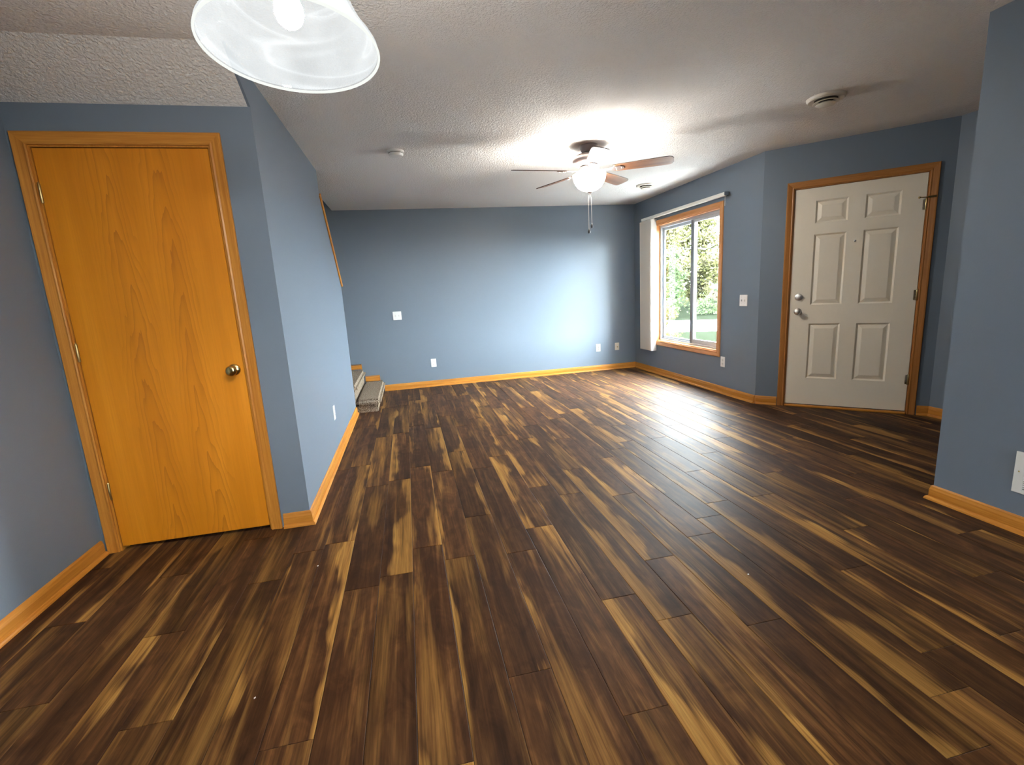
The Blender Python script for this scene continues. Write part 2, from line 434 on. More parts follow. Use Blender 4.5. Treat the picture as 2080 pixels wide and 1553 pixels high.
# ---- ceiling, soffit
ce = fin('ceiling', B((XL - .12, 4.62, YB - .12, YSS, H, H + .12), (XH, 4.62, YSS, 4.30, H, H + .12), (XH, XW + .13, 4.30, YF + .12, H, H + .12)), m_ceil)
tag(ce, 'white sprayed texture ceiling over the whole room', 'ceiling', kind=ST)
bm = bmesh.new(); prism(bm, [(YSS, H), (YD, ZS), (YD + .06, ZS), (YD + .06, H + .12), (YSS, H + .12)], XL, XS - .012, 'x')
tag(fin('ceiling_soffit', bm, m_ceil), 'sloped white textured soffit above the oak closet door', 'ceiling', kind=ST)
# ---- walls
tag(fin('wall_left', B((XL - TH, XL, YB - .12, YF + TH, 0, 3.3)), m_wall), 'dark blue wall at the near left, beside the oak door', 'wall', kind=ST)
DX0, DX1, DZ = -1.672, -.884, 2.094          # closet door opening
tag(fin('wall_closet', B((XL, DX0, YD, YD + TH, 0, ZS), (DX1, XS - TH, YD, YD + TH, 0, ZS), (DX0, DX1, YD, YD + TH, DZ, ZS)), m_wall), 'blue wall around the oak closet door', 'wall', kind=ST)
bm = bmesh.new()
zc0, zc1 = 2.235, 1.455
prism(bm, [(YD + .06, H), (YD + .06, ZS), (YD, ZS), (YD, 0), (YSE, 0), (YSE, zc1), (YCAP, zc0), (YCAP, H)], XS - TH, XS - .012, 'x')
prism(bm, [(YSS, H), (YD, ZS), (YD, 0), (YSE, 0), (YSE, zc1), (YCAP, zc0), (YCAP, H)], XS - .012, XS, 'x')
tag(fin('wall_stair', bm, m_wall), 'pale blue stair wall whose top slopes down at its far end', 'wall', kind=ST)
tag(fin('wall_far', B((XL - TH, XW + TH, YF, YF + TH, 0, 3.3)), m_wall), 'wide pale blue far wall facing the camera', 'wall', kind=ST)
WY0, WY1, WZ0, WZ1 = 4.80, 6.185, .468, 2.055   # window opening (y, z)
tag(fin('wall_window', B((XW, XW + TH, YC, WY0, 0, H), (XW, XW + TH, WY1, YF, 0, H), (XW, XW + TH, WY0, WY1, 0, WZ0), (XW, XW + TH, WY0, WY1, WZ1, H)), m_wall),
    'blue wall that holds the window', 'wall', kind=ST)
RZE = -PI / 4
EX0, EX1, EZ = .252, 1.228, 2.068
tag(fin('wall_entry', B((0, EX0, 0, TH, 0, H), (EX1, TC + .05, 0, TH, 0, H), (EX0, EX1, 0, TH, EZ, H)), m_wall, None, (XW, YC, 0), RZE),
    'dark blue angled wall around the cream entry door', 'wall', kind=ST)
tag(fin('wall_entry_side', B((XE, XE + TH, 1.1, YE, 0, H)), m_wall), 'narrow strip of dark blue wall beyond the entry door', 'wall', kind=ST)
tag(fin('wall_nook', B((XR + TH, XE + TH, .98, 1.1, 0, H)), m_wall), 'end wall of the entry nook behind the near right wall', 'wall', kind=ST)
tag(fin('wall_right', B((XR, XR + TH, YB, YR, 0, H)), m_wall), 'dark grey blue wall with the air register', 'wall', kind=ST)
PX0, PX1, PZ0, PZ1 = 1.15, 2.25, 1.05, 2.0    # unseen window added behind the viewpoint for fill daylight
tag(fin('wall_rear', B((XL, PX0, YB - TH, YB, 0, H), (PX1, XR + TH, YB - TH, YB, 0, H), (PX0, PX1, YB - TH, YB, PZ1, H), (PX0, PX1, YB - TH, YB, 0, PZ0)), m_wall), 'blue wall behind the viewpoint, opened for the added window', 'wall', kind=ST)
pd = empty('fill_window', ((PX0 + PX1) / 2, YB, 0)); tag(pd, 'unseen two pane window added behind the viewpoint for fill daylight', 'window', kind=ST)
ph = (PX1 - PX0) / 2
for x0_, x1_, y0_ in ((-ph + .002, .02, -.05), (-.02, ph - .002, -.10)):
    r_ = fin('sash', B((x0_, x0_ + .04, y0_, y0_ + .04, PZ0 + .01, PZ1 - .01), (x1_ - .04, x1_, y0_, y0_ + .04, PZ0 + .01, PZ1 - .01), (x0_ + .04, x1_ - .04, y0_, y0_ + .04, PZ0 + .01, PZ0 + .05), (x0_ + .04, x1_ - .04, y0_, y0_ + .04, PZ1 - .05, PZ1 - .01)), m_vinyl, pd)
    fin('pane', B((x0_ + .036, x1_ - .036, y0_ + .018, y0_ + .022, PZ0 + .046, PZ1 - .046)), m_glass, r_)
# stairwell above: closed shaft
tag(fin('wall_stairwell', B((XH, XH + .02, YCAP, YF, H + .12, 3.3), (XL, XH + .02, YCAP - .10, YCAP, H + .12, 3.3), (XL - TH, XH + .02, YCAP - .10, YF + TH, 3.3, 3.4),
    (XL, XH, YSS + .4, YCAP, H + .12, H + .2)), m_wall), 'dark blue walls of the stairwell above the ceiling', 'wall', kind=ST)

# ---- baseboards: profile run along a wall, mitred ends (+1 outside corner, -1 inside corner)
BP = [(0, 0), (.013, 0), (.013, .058), (.0105, .066), (.0085, .077), (.003, .084), (0, .084)]
SP = [(.013, 0), (.028, 0), (.027, .008), (.023, .015), (.017, .0185), (.013, .019)]
def run(bm, prof, x0, x1, m0, m1):
    A = [bm.verts.new((x0 - m0 * d, -d, z)) for d, z in prof]; C = [bm.verts.new((x1 + m1 * d, -d, z)) for d, z in prof]
    bm.faces.new(A); bm.faces.new(C[::-1]); n = len(prof)
    for i in range(n): bm.faces.new((A[i], A[(i + 1) % n], C[(i + 1) % n], C[i]))
def baseboard(side, loc, rz, x0, x1, m0, m1, label, mat=None):
    bm = bmesh.new(); run(bm, BP, x0, x1, m0, m1)
    o = fin('baseboard_' + side, bm, mat or oak_x, None, loc, rz); tag(o, label, 'baseboard', kind=ST)
    bm = bmesh.new(); run(bm, SP, x0, x1, m0, m1)
    fin('shoe_molding', bm, mat or oak_x, o)
baseboard('far', (0, YF, 0), 0, -.405, XW, 0, -1, 'oak baseboard along the far wall')
baseboard('window', (XW, 0, 0), -PI / 2, -YF, -YC, -1, -.41, 'oak baseboard under the window')
baseboard('entry', (XW, YC, 0), RZE, 0, .195, -.41, 0, 'short oak baseboard between window wall and entry door casing')
baseboard('entry_corner', (XW, YC, 0), RZE, 1.289, TC, 0, -.41, 'short oak baseboard right of the entry door casing')
baseboard('entry_side', (XE, 0, 0), -PI / 2, -YE, -1.1, -.41, 0, 'oak baseboard on the strip of wall beyond the entry door')
baseboard('right', (XR, 0, 0), -PI / 2, -YR, -YB, 1, 0, 'oak baseboard at the foot of the near right wall')
baseboard('right_end', (XR, YR, 0), PI, -TH, 0, 0, 1, 'oak baseboard on the end of the near right wall')
baseboard('stair', (XS, 0, 0), PI / 2, YD, YSE, 1, 0, 'long oak baseboard along the pale blue stair wall')
baseboard('closet', (0, YD, 0), 0, -.82, XS, 0, 1, 'short oak baseboard right of the closet door')
baseboard('left', (XL, 0, 0), PI / 2, YB, YD - .018, 0, 0, 'oak baseboard along the near left wall')

# ---- sloped cap on the stair wall
sl_a = math.atan2(zc1 - zc0, YSE - YCAP); ln_ = math.hypot(zc1 - zc0, YSE - YCAP)
capr = empty('trim_1', (XS - TH / 2, YCAP, zc0)); tag(capr, 'thin sloped oak cap on the top edge of the stair half wall', 'trim', kind=ST)
def slope(o): o.rotation_euler = (sl_a, 0, 0)
o = fin('cap_board', B((-TH / 2 - .012, TH / 2 + .014, 0.0, ln_ + .03, .001, .021)), oak_y, capr, bev=.003); slope(o)
o = fin('cap_edge_trim', B((TH / 2 + .0005, TH / 2 + .011, 0.0, ln_ + .0, -.022, .0005)), oak_y, capr, bev=.002); slope(o)

# ---- stair skirting pieces on the far wall
def skirt(n, x0, x1, z0, z1, label):
    r = empty('trim_%d' % n, (x0, YF, z0)); tag(r, label, 'trim', kind=ST)
    fin('skirt_board', B((0, x1 - x0, -.013, 0, 0, z1 - z0)), oak_x, r, bev=.002)
    fin('end_return', B((x1 - x0 + .0005, x1 - x0 + .012, -.016, 0, -.006, z1 - z0 + .004)), oak_z, r, bev=.002)
    fin('top_bead', B((0, x1 - x0 + .012, -.017, 0, z1 - z0 + .0045, z1 - z0 + .012)), oak_x, r, bev=.002)
skirt(2, -.652, -.468, .156, .222, 'short oak skirting piece above the lower carpeted tread')
skirt(3, XL, -.695, .338, .394, 'oak skirting piece above the upper carpeted tread')

# ---- door casings
CP = [(0, 0), (0, .011), (.006, .0135), (.014, .011), (.022, .0125), (.044, .0165), (.054, .017), (.058, .013), (.058, 0)]
def casing(parent, xl, xr, ztop, zbot, mats, w=1.0, bottom=False, names=('casing_side', 'casing_head', 'casing_sill')):
    prof = [(u * w, d) for u, d in CP]
    def piece(name, f0, f1, mat):
        bm = bmesh.new()
        A = [bm.verts.new(f0(u, d)) for u, d in prof]; C = [bm.verts.new(f1(u, d)) for u, d in prof]
        bm.faces.new(A); bm.faces.new(C[::-1]); n = len(prof)
        for i in range(n): bm.faces.new((A[i], A[(i + 1) % n], C[(i + 1) % n], C[i]))
        return fin(name, bm, mat, parent)
    kb = 1 if bottom else 0
    piece(names[0], lambda u, d: (xl - u, -d, zbot - kb * u), lambda u, d: (xl - u, -d, ztop + u), mats[1])
    piece(names[0], lambda u, d: (xr + u, -d, zbot - kb * u), lambda u, d: (xr + u, -d, ztop + u), mats[1])
    piece(names[1], lambda u, d: (xl - u, -d, ztop + u), lambda u, d: (xr + u, -d, ztop + u), mats[0])
    if bottom: piece(names[2], lambda u, d: (xl - u, -d, zbot - u), lambda u, d: (xr + u, -d, zbot - u), mats[0])

def hinge(parent, x, z, y, mat, side=1):
    h = fin('hinge', LT([(.0055, -.045), (.0065, -.043), (.0065, .043), (.0055, .045)], 10, (x, y - .004, z)), mat, parent, smooth=True)
    for i in range(2):
        bm = B((min(x + side * .004, x + side * .022), max(x + side * .004, x + side * .022), y + .002, y + .0035, z - .043, z + .043)) if i == 0 else LT([(.004, .045), (.0055, .047), (.002, .053)], 10, (x, y - .004, z))
        fin('hinge_leaf' if i == 0 else 'hinge_pin', bm, mat, h)
    return h

# ---- door_1: flat oak closet door
d1 = empty('door_1', ((DX0 + DX1) / 2, YD, 0)); tag(d1, 'flat golden oak closet door with brass knob at the left', 'door', kind=ST)
hw = (DX1 - DX0) / 2
casing(d1, -hw + .006, hw - .006, DZ - .006, 0, (oak_x, oak_z))
fin('jamb', B((-hw, -hw + .014, 0, TH, 0, DZ), (hw - .014, hw, 0, TH, 0, DZ), (-hw + .014, hw - .014, 0, TH, DZ - .014, DZ)), oak_z, d1)
fin('slab', B((-hw + .017, hw - .018, .003, .038, .024, DZ - .018)), m_veneer, d1, bev=.0015)
fin('door_stop', B((-hw + .014, -hw + .026, .042, .054, 0, DZ - .014), (hw - .026, hw - .014, .042, .054, 0, DZ - .014), (-hw + .026, hw - .026, .042, .054, DZ - .026, DZ - .014)), oak_z, d1)
for z in (1.872, 1.100, .345): hinge(d1, -hw + .0155, z, .004, m_hinge, 1)
kx = -.961 - (DX0 + DX1) / 2 + .012
kn = fin('door_knob', LT([(.011, -.012), (.0105, -.030), (.014, -.036), (.024, -.041), (.0285, -.049), (.0285, -.056), (.025, -.063), (.015, -.068), (.004, -.069)], 28, (kx, 0.003, .951), 'y'), m_brass, d1, smooth=True)
fin('rosette', LT([(.032, 0), (.032, -.003), (.028, -.008), (.016, -.011), (.011, -.0125)], 28, (kx, .0025, .951), 'y'), m_brass, kn, smooth=True)
tag(fin('wall_closet_back', B((XL, XS - TH, YD + .75, YD + .80, 0, 1.7)), m_shell), 'hidden back wall of the closet', 'wall', kind=ST)

# ---- door_2: cream six panel entry door, in the angled wall's frame
d2 = empty('door_2', (XW, YC, 0), RZE); tag(d2, 'cream six panel entry door in an oak casing at the right', 'door', kind=ST)
casing(d2, EX0 + .006, EX1 - .006, EZ - .006, 0, (oakd_x, oakd_z))
fin('jamb', B((EX0, EX0 + .014, 0, TH, 0, EZ), (EX1 - .014, EX1, 0, TH, 0, EZ), (EX0 + .014, EX1 - .014, 0, TH, EZ - .014, EZ)), oakd_z, d2)
fin('threshold', B((EX0 + .014, EX1 - .014, -.03, .09, .0005, .018)), oak_x, d2, bev=.004)
sx0, sx1, sz0, sz1 = EX0 + .017, EX1 - .017, .026, EZ - .017
cols = [(sx0 + .166, sx0 + .412), (sx0 + .535, sx0 + .781)]
rows = [(.288, .818), (.995, 1.640), (1.738, 1.938)]
xs = [sx0, cols[0][0], cols[0][1], cols[1][0], cols[1][1], sx1]
zs = [sz0, rows[0][0], rows[0][1], rows[1][0], rows[1][1], rows[2][0], rows[2][1], sz1]
bm = bmesh.new(); yf, yb = .006, .045
gv = {(i, j): bm.verts.new((x, yf, z)) for i, x in enumerate(xs) for j, z in enumerate(zs)}
for i in range(5):
    for j in range(7):
        q4 = [gv[i, j], gv[i + 1, j], gv[i + 1, j + 1], gv[i, j + 1]]
        if i in (1, 3) and j in (1, 3, 5):
            x0, x1, z0, z1 = xs[i], xs[i + 1], zs[j], zs[j + 1]
            prev = q4
            for ins, dep in ((.005, .005), (.013, .013)):
                r4 = [bm.verts.new(c_) for c_ in ((x0 + ins, yf + dep, z0 + ins), (x1 - ins, yf + dep, z0 + ins), (x1 - ins, yf + dep, z1 - ins), (x0 + ins, yf + dep, z1 - ins))]
                for a in range(4): bm.faces.new((prev[a], prev[(a + 1) % 4], r4[(a + 1) % 4], r4[a]))
                prev = r4
            bm.faces.new(prev)
        else: bm.faces.new(q4)
bk = [bm.verts.new(c_) for c_ in ((sx0, yb, sz0), (sx1, yb, sz0), (sx1, yb, sz1), (sx0, yb, sz1))]
bm.faces.new(bk)
bm.faces.new([gv[i, 0] for i in range(6)] + [bk[1], bk[0]])
bm.faces.new([gv[i, 7] for i in range(6)] + [bk[2], bk[3]])
bm.faces.new([gv[0, j] for j in range(8)] + [bk[3], bk[0]])
bm.faces.new([gv[5, j] for j in range(8)] + [bk[2], bk[1]])
slab = fin('slab', bm, m_entry, d2)
fin('gap_filler', B((sx0, sx1, .010, .042, .0182, .0262)), m_slot, d2)  # strip added to stop outside light leaking under the slab
fin('door_stop', B((EX0 + .014, EX0 + .028, .047, TH, .018, EZ - .014), (EX1 - .028, EX1 - .014, .047, TH, .018, EZ - .014), (EX0 + .028, EX1 - .028, .047, TH, EZ - .03, EZ - .014)), oakd_z, d2)
for (x0, x1) in cols:
    for (z0, z1) in rows:
        bm = bmesh.new(); y0_ = yf + .0128; prev = None
        for ins, dep in ((.0135, 0), (.018, -.001), (.046, -.0115), (.050, -.0119)):
            r4 = [bm.verts.new(c_) for c_ in ((x0 + ins, y0_ + dep, z0 + ins), (x1 - ins, y0_ + dep, z0 + ins), (x1 - ins, y0_ + dep, z1 - ins), (x0 + ins, y0_ + dep, z1 - ins))]
            if prev:
                for a in range(4): bm.faces.new((prev[a], prev[(a + 1) % 4], r4[(a + 1) % 4], r4[a]))
            prev = r4
        bm.faces.new(prev)
        fin('panel', bm, m_entry, slab)
for z in (1.80, 1.055, .312): hinge(d2, EX1 - .0155, z, .004, m_hinge, -1)
kx = sx0 + .068
kn = fin('door_knob', LT([(.012, -.010), (.011, -.028), (.016, -.034), (.025, -.040), (.0285, -.048), (.028, -.057), (.022, -.064), (.010, -.067), (.003, -.0675)], 28, (kx, yf, .934), 'y'), m_nickel, d2, smooth=True)
fin('rosette', LT([(.0325, 0), (.0325, -.003), (.027, -.008), (.012, -.0105)], 28, (kx, yf - .0005, .934), 'y'), m_nickel, kn, smooth=True)
db = fin('deadbolt', LT([(.0325, 0), (.0325, -.005), (.030, -.012), (.024, -.015), (.004, -.0155)], 28, (kx + .002, yf - .0005, 1.072), 'y'), m_nickel, d2, smooth=True)
bm = B((kx - .006, kx + .010, yf - .034, yf - .0165, 1.052, 1.094)); bmesh.ops.rotate(bm, verts=bm.verts, cent=(kx + .002, 0, 1.072), matrix=Matrix.Rotation(.75, 3, 'Y'))
fin('thumb_turn', bm, m_nickel, db, bev=.004, seg=2)
fin('peephole', LT([(.0085, 0), (.0085, -.003), (.006, -.0045), (.002, -.0045)], 16, (sx0 + .478, yf - .0003, 1.553), 'y'), m_nickel, d2, smooth=True)
sg = fin('door_guard', B((EX1 - .010, EX1 + .045, -.022, -.0175, 1.845, 1.862)), m_brass, d2, bev=.002)
bm = bmesh.new(); tube(bm, [(EX1 - .012, -.022, 1.853), (EX1 - .042, -.026, 1.853), (EX1 - .062, -.026, 1.855)], .0045, 8); fin('guard_arm', bm, m_brass, sg, smooth=True)
fin('guard_ball', LT([(.002, -.009), (.007, -.006), (.009, 0), (.007, .006), (.002, .009)], 12, (EX1 - .066, -.026, 1.855)), m_brass, sg, smooth=True)

# ---- window_1: horizontal slider. local x runs right as seen from the room (= -y)
wi = empty('window_1', (XW, 0, 0), -PI / 2); tag(wi, 'two pane sliding window in a wood casing, looking onto trees', 'window', kind=ST)
a0, a1 = -WY1, -WY0
casing(wi, a0 + .004, a1 - .004, WZ1 - .004, WZ0 + .004, (wood_win_x, wood_win_z), 1.0, True)
JD = .105
fin('jamb_liner', B((a0, a0 + .014, 0, JD, WZ0, WZ1), (a1 - .014, a1, 0, JD, WZ0, WZ1)), wood_win_z, wi)
fin('head_liner', B((a0 + .014, a1 - .014, 0, JD, WZ1 - .014, WZ1)), wood_win_x, wi)
fin('stool', B((a0 + .014, a1 - .014, 0, JD, WZ0, WZ0 + .016)), wood_win_x, wi)
f0, f1, g0, g1 = a0 + .014, a1 - .014, WZ0 + .016, WZ1 - .014
fin('window_frame', B((f0, f0 + .030, .05, .118, g0, g1), (f1 - .030, f1, .05, .118, g0, g1), (f0 + .03, f1 - .03, .05, .118, g1 - .032, g1), (f0 + .03, f1 - .03, .05, .118, g0, g0 + .022)), m_vinyl, wi, bev=.002)
mid = -5.405
def sash(x0, x1, y0, y1, st_l, st_r, matv, low):
    r = fin('sash', B((x0, x0 + st_l, y0, y1, g0 + .023, g1 - .033), (x1 - st_r, x1, y0, y1, g0 + .023, g1 - .033),
        (x0 + st_l, x1 - st_r, y0, y1, g1 - .033 - .034, g1 - .033), (x0 + st_l, x1 - st_r, y0, y1, g0 + .023, g0 + .023 + low)), matv, wi, bev=.002)
    yy = (y0 + y1) / 2
    fin('pane', B((x0 + st_l - .004, x1 - st_r + .004, yy - .002, yy + .002, g0 + .022 + low, g1 - .064)), m_glass, r)
    return r
sash(f0 + .031, mid + .034, .082, .098, .038, .070, m_vinyl, .034)
s2 = sash(mid - .034, f1 - .031, .056, .074, .068, .036, m_vinyl, .055)
fin('sash_track', B((f0 + .032, mid - .022, .058, .066, g0 + .0225, g0 + .034)), m_vinyl_dark, wi)
fin('meeting_seal', B((mid - .033, mid + .010, .0535, .0555, g0 + .024, g1 - .034)), m_vinyl_dark, wi)

# ================================================================== THINGS
# ---- pendant lamp over the viewpoint's left
pl = empty('pendant_lamp', (-.196 + .0251 * .592, 1.2685 + .0814 * .592, H)); pl.rotation_euler = (-.0815, .0252, 0); tag(pl, 'lit white alabaster glass pendant lamp hanging at the top left', 'lamp')
z0 = 1.85 - H
prof_o = [(.1900, 0), (.188, .010), (.180, .022), (.166, .040), (.153, .062), (.142, .085), (.128, .110), (.108, .135), (.085, .156), (.055, .168), (.034, .173)]
prof_i = [(r - .0045, h - (.0 if i else -.001)) for i, (r, h) in enumerate(prof_o)]
bm = bmesh.new(); lathe(bm, prof_o, 72, (0, 0, z0), cap=False); lathe(bm, [(r, h - .003) if i > 2 else (r, h + .001) for i, (r, h) in enumerate(prof_i)], 72, (0, 0, z0), cap=False)
shd = fin('lamp_shade', bm, m_shade, pl, smooth=True)
bm = bmesh.new(); lathe(bm, [(.1902, -.0005), (.1915, -.003), (.191, -.0052), (.189, -.006), (.1868, -.005), (.186, -.0025), (.1865, -.0005)], 72, (0, 0, z0), cap=False)
fin('shade_rim', bm, m_rim, shd, smooth=True)
fin('bulb', LT([(.004, .045), (.016, .048), (.026, .058), (.031, .074), (.029, .090), (.021, .108), (.014, .122), (.013, .126)], 24, (0, 0, z0)), m_bulb_p, pl, smooth=True)
fin('socket', LT([(.013, .1265), (.020, .130), (.021, .172), (.036, .1755), (.036, .182), (.014, .20), (.012, .215)], 24, (0, 0, z0)), m_pewter, pl, smooth=True)
bm = bmesh.new(); tube(bm, [(0, 0, z0 + .2155), (0, 0, -.0205)], .006, 10); fin('stem', bm, m_pewter, pl, smooth=True)
fin('canopy', LT([(.02, -.02), (.055, -.016), (.062, -.008), (.062, -.001)], 32), m_pewter, pl, smooth=True).rotation_euler = (.0815, -.0252, 0)

# ---- ceiling fan
FX, FY = 1.610, 4.015
fan = empty('ceiling_fan', (FX, FY, H)); tag(fan, 'five blade ceiling fan with a lit glass bowl light', 'fan')
fin('canopy', LT([(.076, -.0005), (.077, -.012), (.072, -.022), (.066, -.040), (.060, -.052), (.052, -.060), (.040, -.064)], 40), m_pewter_d, fan, smooth=True)
fin('motor_housing', LT([(.045, -.0645), (.085, -.068), (.118, -.080), (.134, -.098), (.137, -.118), (.128, -.140), (.108, -.156), (.085, -.165), (.05, -.168)], 48), m_pewter, fan, smooth=True)
fin('switch_housing', LT([(.05, -.1685), (.082, -.172), (.086, -.190), (.074, -.208), (.060, -.220), (.03, -.222)], 40), m_pewter, fan, smooth=True)
ZB = -.202
for i in range(5):
    a = math.radians(-32 + 72 * i)
    bm = bmesh.new()
    out = []
    for r_, hw_ in ((.205, .050), (.23, .056), (.40, .064), (.58, .069), (.645, .066), (.668, .054), (.678, .030)): out.append((r_, hw_))
    poly = out + [(r_, -hw_) for r_, hw_ in reversed(out)]
    prism(bm, poly, -.003, .003, 'z')
    bmesh.ops.rotate(bm, verts=bm.verts, matrix=Matrix.Rotation(math.radians(-13), 3, 'X'))
    for f in bm.faces: f.material_index = 1 if len(f.verts) == 4 else 0
    bl = fin('blade', bm, [m_fanblade, m_blade_edge], fan, (0, 0, ZB), a)
    bm = bmesh.new()
    prism(bm, [(.088, .014), (.15, .011), (.19, .020), (.215, .036), (.262, .034), (.285, .016), (.288, 0), (.285, -.016), (.262, -.034), (.215, -.036), (.19, -.020), (.15, -.011), (.088, -.014)], -.0085, -.0035, 'z')
    bmesh.ops.rotate(bm, verts=bm.verts, matrix=Matrix.Rotation(math.radians(-13), 3, 'X'))
    ir = fin('blade_iron', bm, m_pewter, bl)
    for (sx_, sy_) in ((.228, .022), (.228, -.022), (.27, 0)):
        bm = bmesh.new(); lathe(bm, [(.006, -.0085), (.005, -.0115), (.001, -.0125)], 10, (sx_, sy_, 0))
        bmesh.ops.rotate(bm, verts=bm.verts, matrix=Matrix.Rotation(math.radians(-13), 3, 'X'))
        fin('blade_screw', bm, m_chain, ir)
bz = -.232
bowl_p = [(.138, .004), (.137, -.012), (.131, -.040), (.118, -.070), (.096, -.098), (.066, -.118), (.034, -.129), (.012, -.132)]
lb = fin('light_bowl', LT(bowl_p, 48, (0, 0, bz), cap=False), m_bowl, fan, smooth=True)
fin('bowl_lining', LT([(r - .004, h + .003) for r, h in bowl_p], 48, (0, 0, bz), cap=False), m_frost, lb, smooth=True)
fin('bowl_fitter', LT([(.030, .0095), (.050, .006), (.052, .0), (.03, -.004)], 32, (0, 0, bz)), m_pewter, fan, smooth=True)
for i in range(3):
    a = 2 * PI * i / 3 + .5
    fin('bulb', LT([(.003, -.026), (.014, -.022), (.02, -.010), (.02, 0), (.013, .012), (.003, .016)], 14, (.085 * math.cos(a), .085 * math.sin(a), bz - .022)), m_bulb_f, fan, smooth=True)
fin('finial', LT([(.003, -.160), (.009, -.157), (.010, -.150), (.007, -.146), (.020, -.142), (.024, -.136), (.012, -.1325)], 24, (0, 0, bz)), m_pewter, fan, smooth=True)
for (dx_, dy_, zl, big) in ((.012, -.006, -.625, 1.0), (-.012, .004, -.668, .8)):
    bm = bmesh.new(); tube(bm, [(dx_ * .4, dy_ * .4, bz - .15), (dx_, dy_, bz - .19), (dx_, dy_, zl)], .0016, 6)
    ch = fin('pull_chain', bm, m_chain, fan, smooth=True)
    fin('pull_knob', LT([(.002, .018), (.006, .012), (.010, 0), (.009, -.012), (.003, -.020)], 14, (dx_, dy_, zl - .018)), m_black, ch, smooth=True)

# ---- smoke detector and round ceiling vents
sd = fin('smoke_detector', LT([(.068, -.0005), (.068, -.010), (.064, -.014)], 40), m_white, None, (.032, 4.19, H), smooth=True)
tag(sd, 'small round white smoke detector on the ceiling left of the fan', 'smoke detector')
fin('detector_cover', LT([(.060, -.0145), (.059, -.030), (.053, -.040), (.030, -.043), (.004, -.0435)], 40), m_white, sd, smooth=True)
fin('sensor_slot', LT([(.0605, -.018), (.0605, -.022)], 40, cap=False), m_ventdark, sd)
def vent(x, y, s, label):
    v_ = fin('ceiling_vent', LT([(.070, -.016), (.104, -.021), (.113, -.015), (.116, -.0005), (.04, -.0005)], 44, cap=False), m_vent, None, (x, y, H), smooth=True)
    v_.scale = (s, s, 1); tag(v_, label, 'vent', 'round ceiling air vents')
    fin('throat', LT([(.0695, -.002), (.0695, -.015)], 36, cap=True), m_ventdark, v_)
    fin('vent_ring', LT([(.046, -.020), (.074, -.029), (.078, -.033), (.073, -.035), (.046, -.027)], 40, cap=False), m_vent, v_, smooth=True)
    fin('vent_cone', LT([(.030, -.030), (.056, -.040), (.060, -.045), (.052, -.050), (.020, -.053), (.003, -.0535)], 40), m_vent, v_, smooth=True)
    return v_
vent(2.875, 2.935, 1.0, 'round ceiling vent nearer the entry door')
vent(2.93, 5.525, .98, 'round ceiling vent beyond the fan near the window')

# ---- wall plates
def plate(name, label, cat, loc, rz, w_, h_, mat, group=None):
    r = empty(name, loc, rz); tag(r, label, cat, group)
    fin('cover_plate', B((-w_ / 2, w_ / 2, -.006, -.0004, -h_ / 2, h_ / 2)), mat, r, bev=.0022, seg=2)
    return r
def switch(label, loc, rz):
    r = plate('light_switch', label, 'switch', loc, rz, .116, .117, m_plate)
    for x in (-.023, .023):
        bm = B((x - .005, x + .005, -.016, -.0062, -.006, .010)); t_ = fin('toggle', bm, m_toggle, r, bev=.0015)
        fin('toggle_frame', B((x - .008, x + .008, -.0068, -.0061, -.014, .014)), m_toggle, t_)
        for z in (-.031, .031): fin('plate_screw', LT([(.0032, 0), (.0026, -.0012), (.0005, -.0014)], 10, (x, -.0061, z), 'y'), m_toggle, r)
def outlet(label, loc, rz):
    r = plate('wall_outlet', label, 'outlet', loc, rz, .073, .118, m_plate)
    for z in (-.020, .020):
        f_ = fin('receptacle', LT([(.0155, -.0061), (.0155, -.0078), (.014, -.0084), (.001, -.0084)], 20, (0, 0, z), 'y'), m_toggle, r)
        fin('outlet_slot', B((-.0065, -.0045, -.0089, -.0085, z - .002, z + .006), (.0045, .0065, -.0089, -.0085, z - .002, z + .0055), (-.002, .002, -.0089, -.0085, z - .010, z - .006)), m_slot, f_)
    fin('plate_screw', LT([(.0032, 0), (.0026, -.0012), (.0005, -.0014)], 10, (0, -.0061, 0), 'y'), m_toggle, r)
switch('white double light switch on the far wall above the stair corner', (-.137, YF, 1.037), 0)
switch('white double light switch between window and entry door', (XW, 4.385, 1.052), -PI / 2)
outlet('white wall outlet low on the far wall under its light switch', (.304, YF, .339), 0)
outlet('white wall outlet low beside the window corner', (XW, 4.692, .365), -PI / 2)
outlet('white wall outlet low on the stair wall, seen edge on', (XS, 4.075, .377), PI / 2)
r = plate('phone_jack', 'cream jack plate with two ports, left of the pair near the window', 'jack', (2.816, YF, .354), 0, .070, .114, m_cream)
for z in (-.018, .010):
    f_ = fin('jack_port', B((-.007, .007, -.0078, -.0062, z - .007, z + .007)), m_cream, r); fin('jack_socket', B((-.005, .005, -.0084, -.0079, z - .005, z + .005)), m_slot, f_)
r = plate('cable_jack', 'tan cable jack plate with one port, right of the pair near the window', 'jack', (3.125, YF, .350), 0, .070, .114, m_cream2)
f_ = fin('cable_port', LT([(.0075, -.0061), (.0075, -.014), (.005, -.015), (.001, -.015)], 12, (.004, 0, -.006), 'y'), m_brass, r); fin('port_hole', LT([(.0045, -.0152), (.0005, -.0154)], 10, (.004, 0, -.006), 'y'), m_slot, f_)

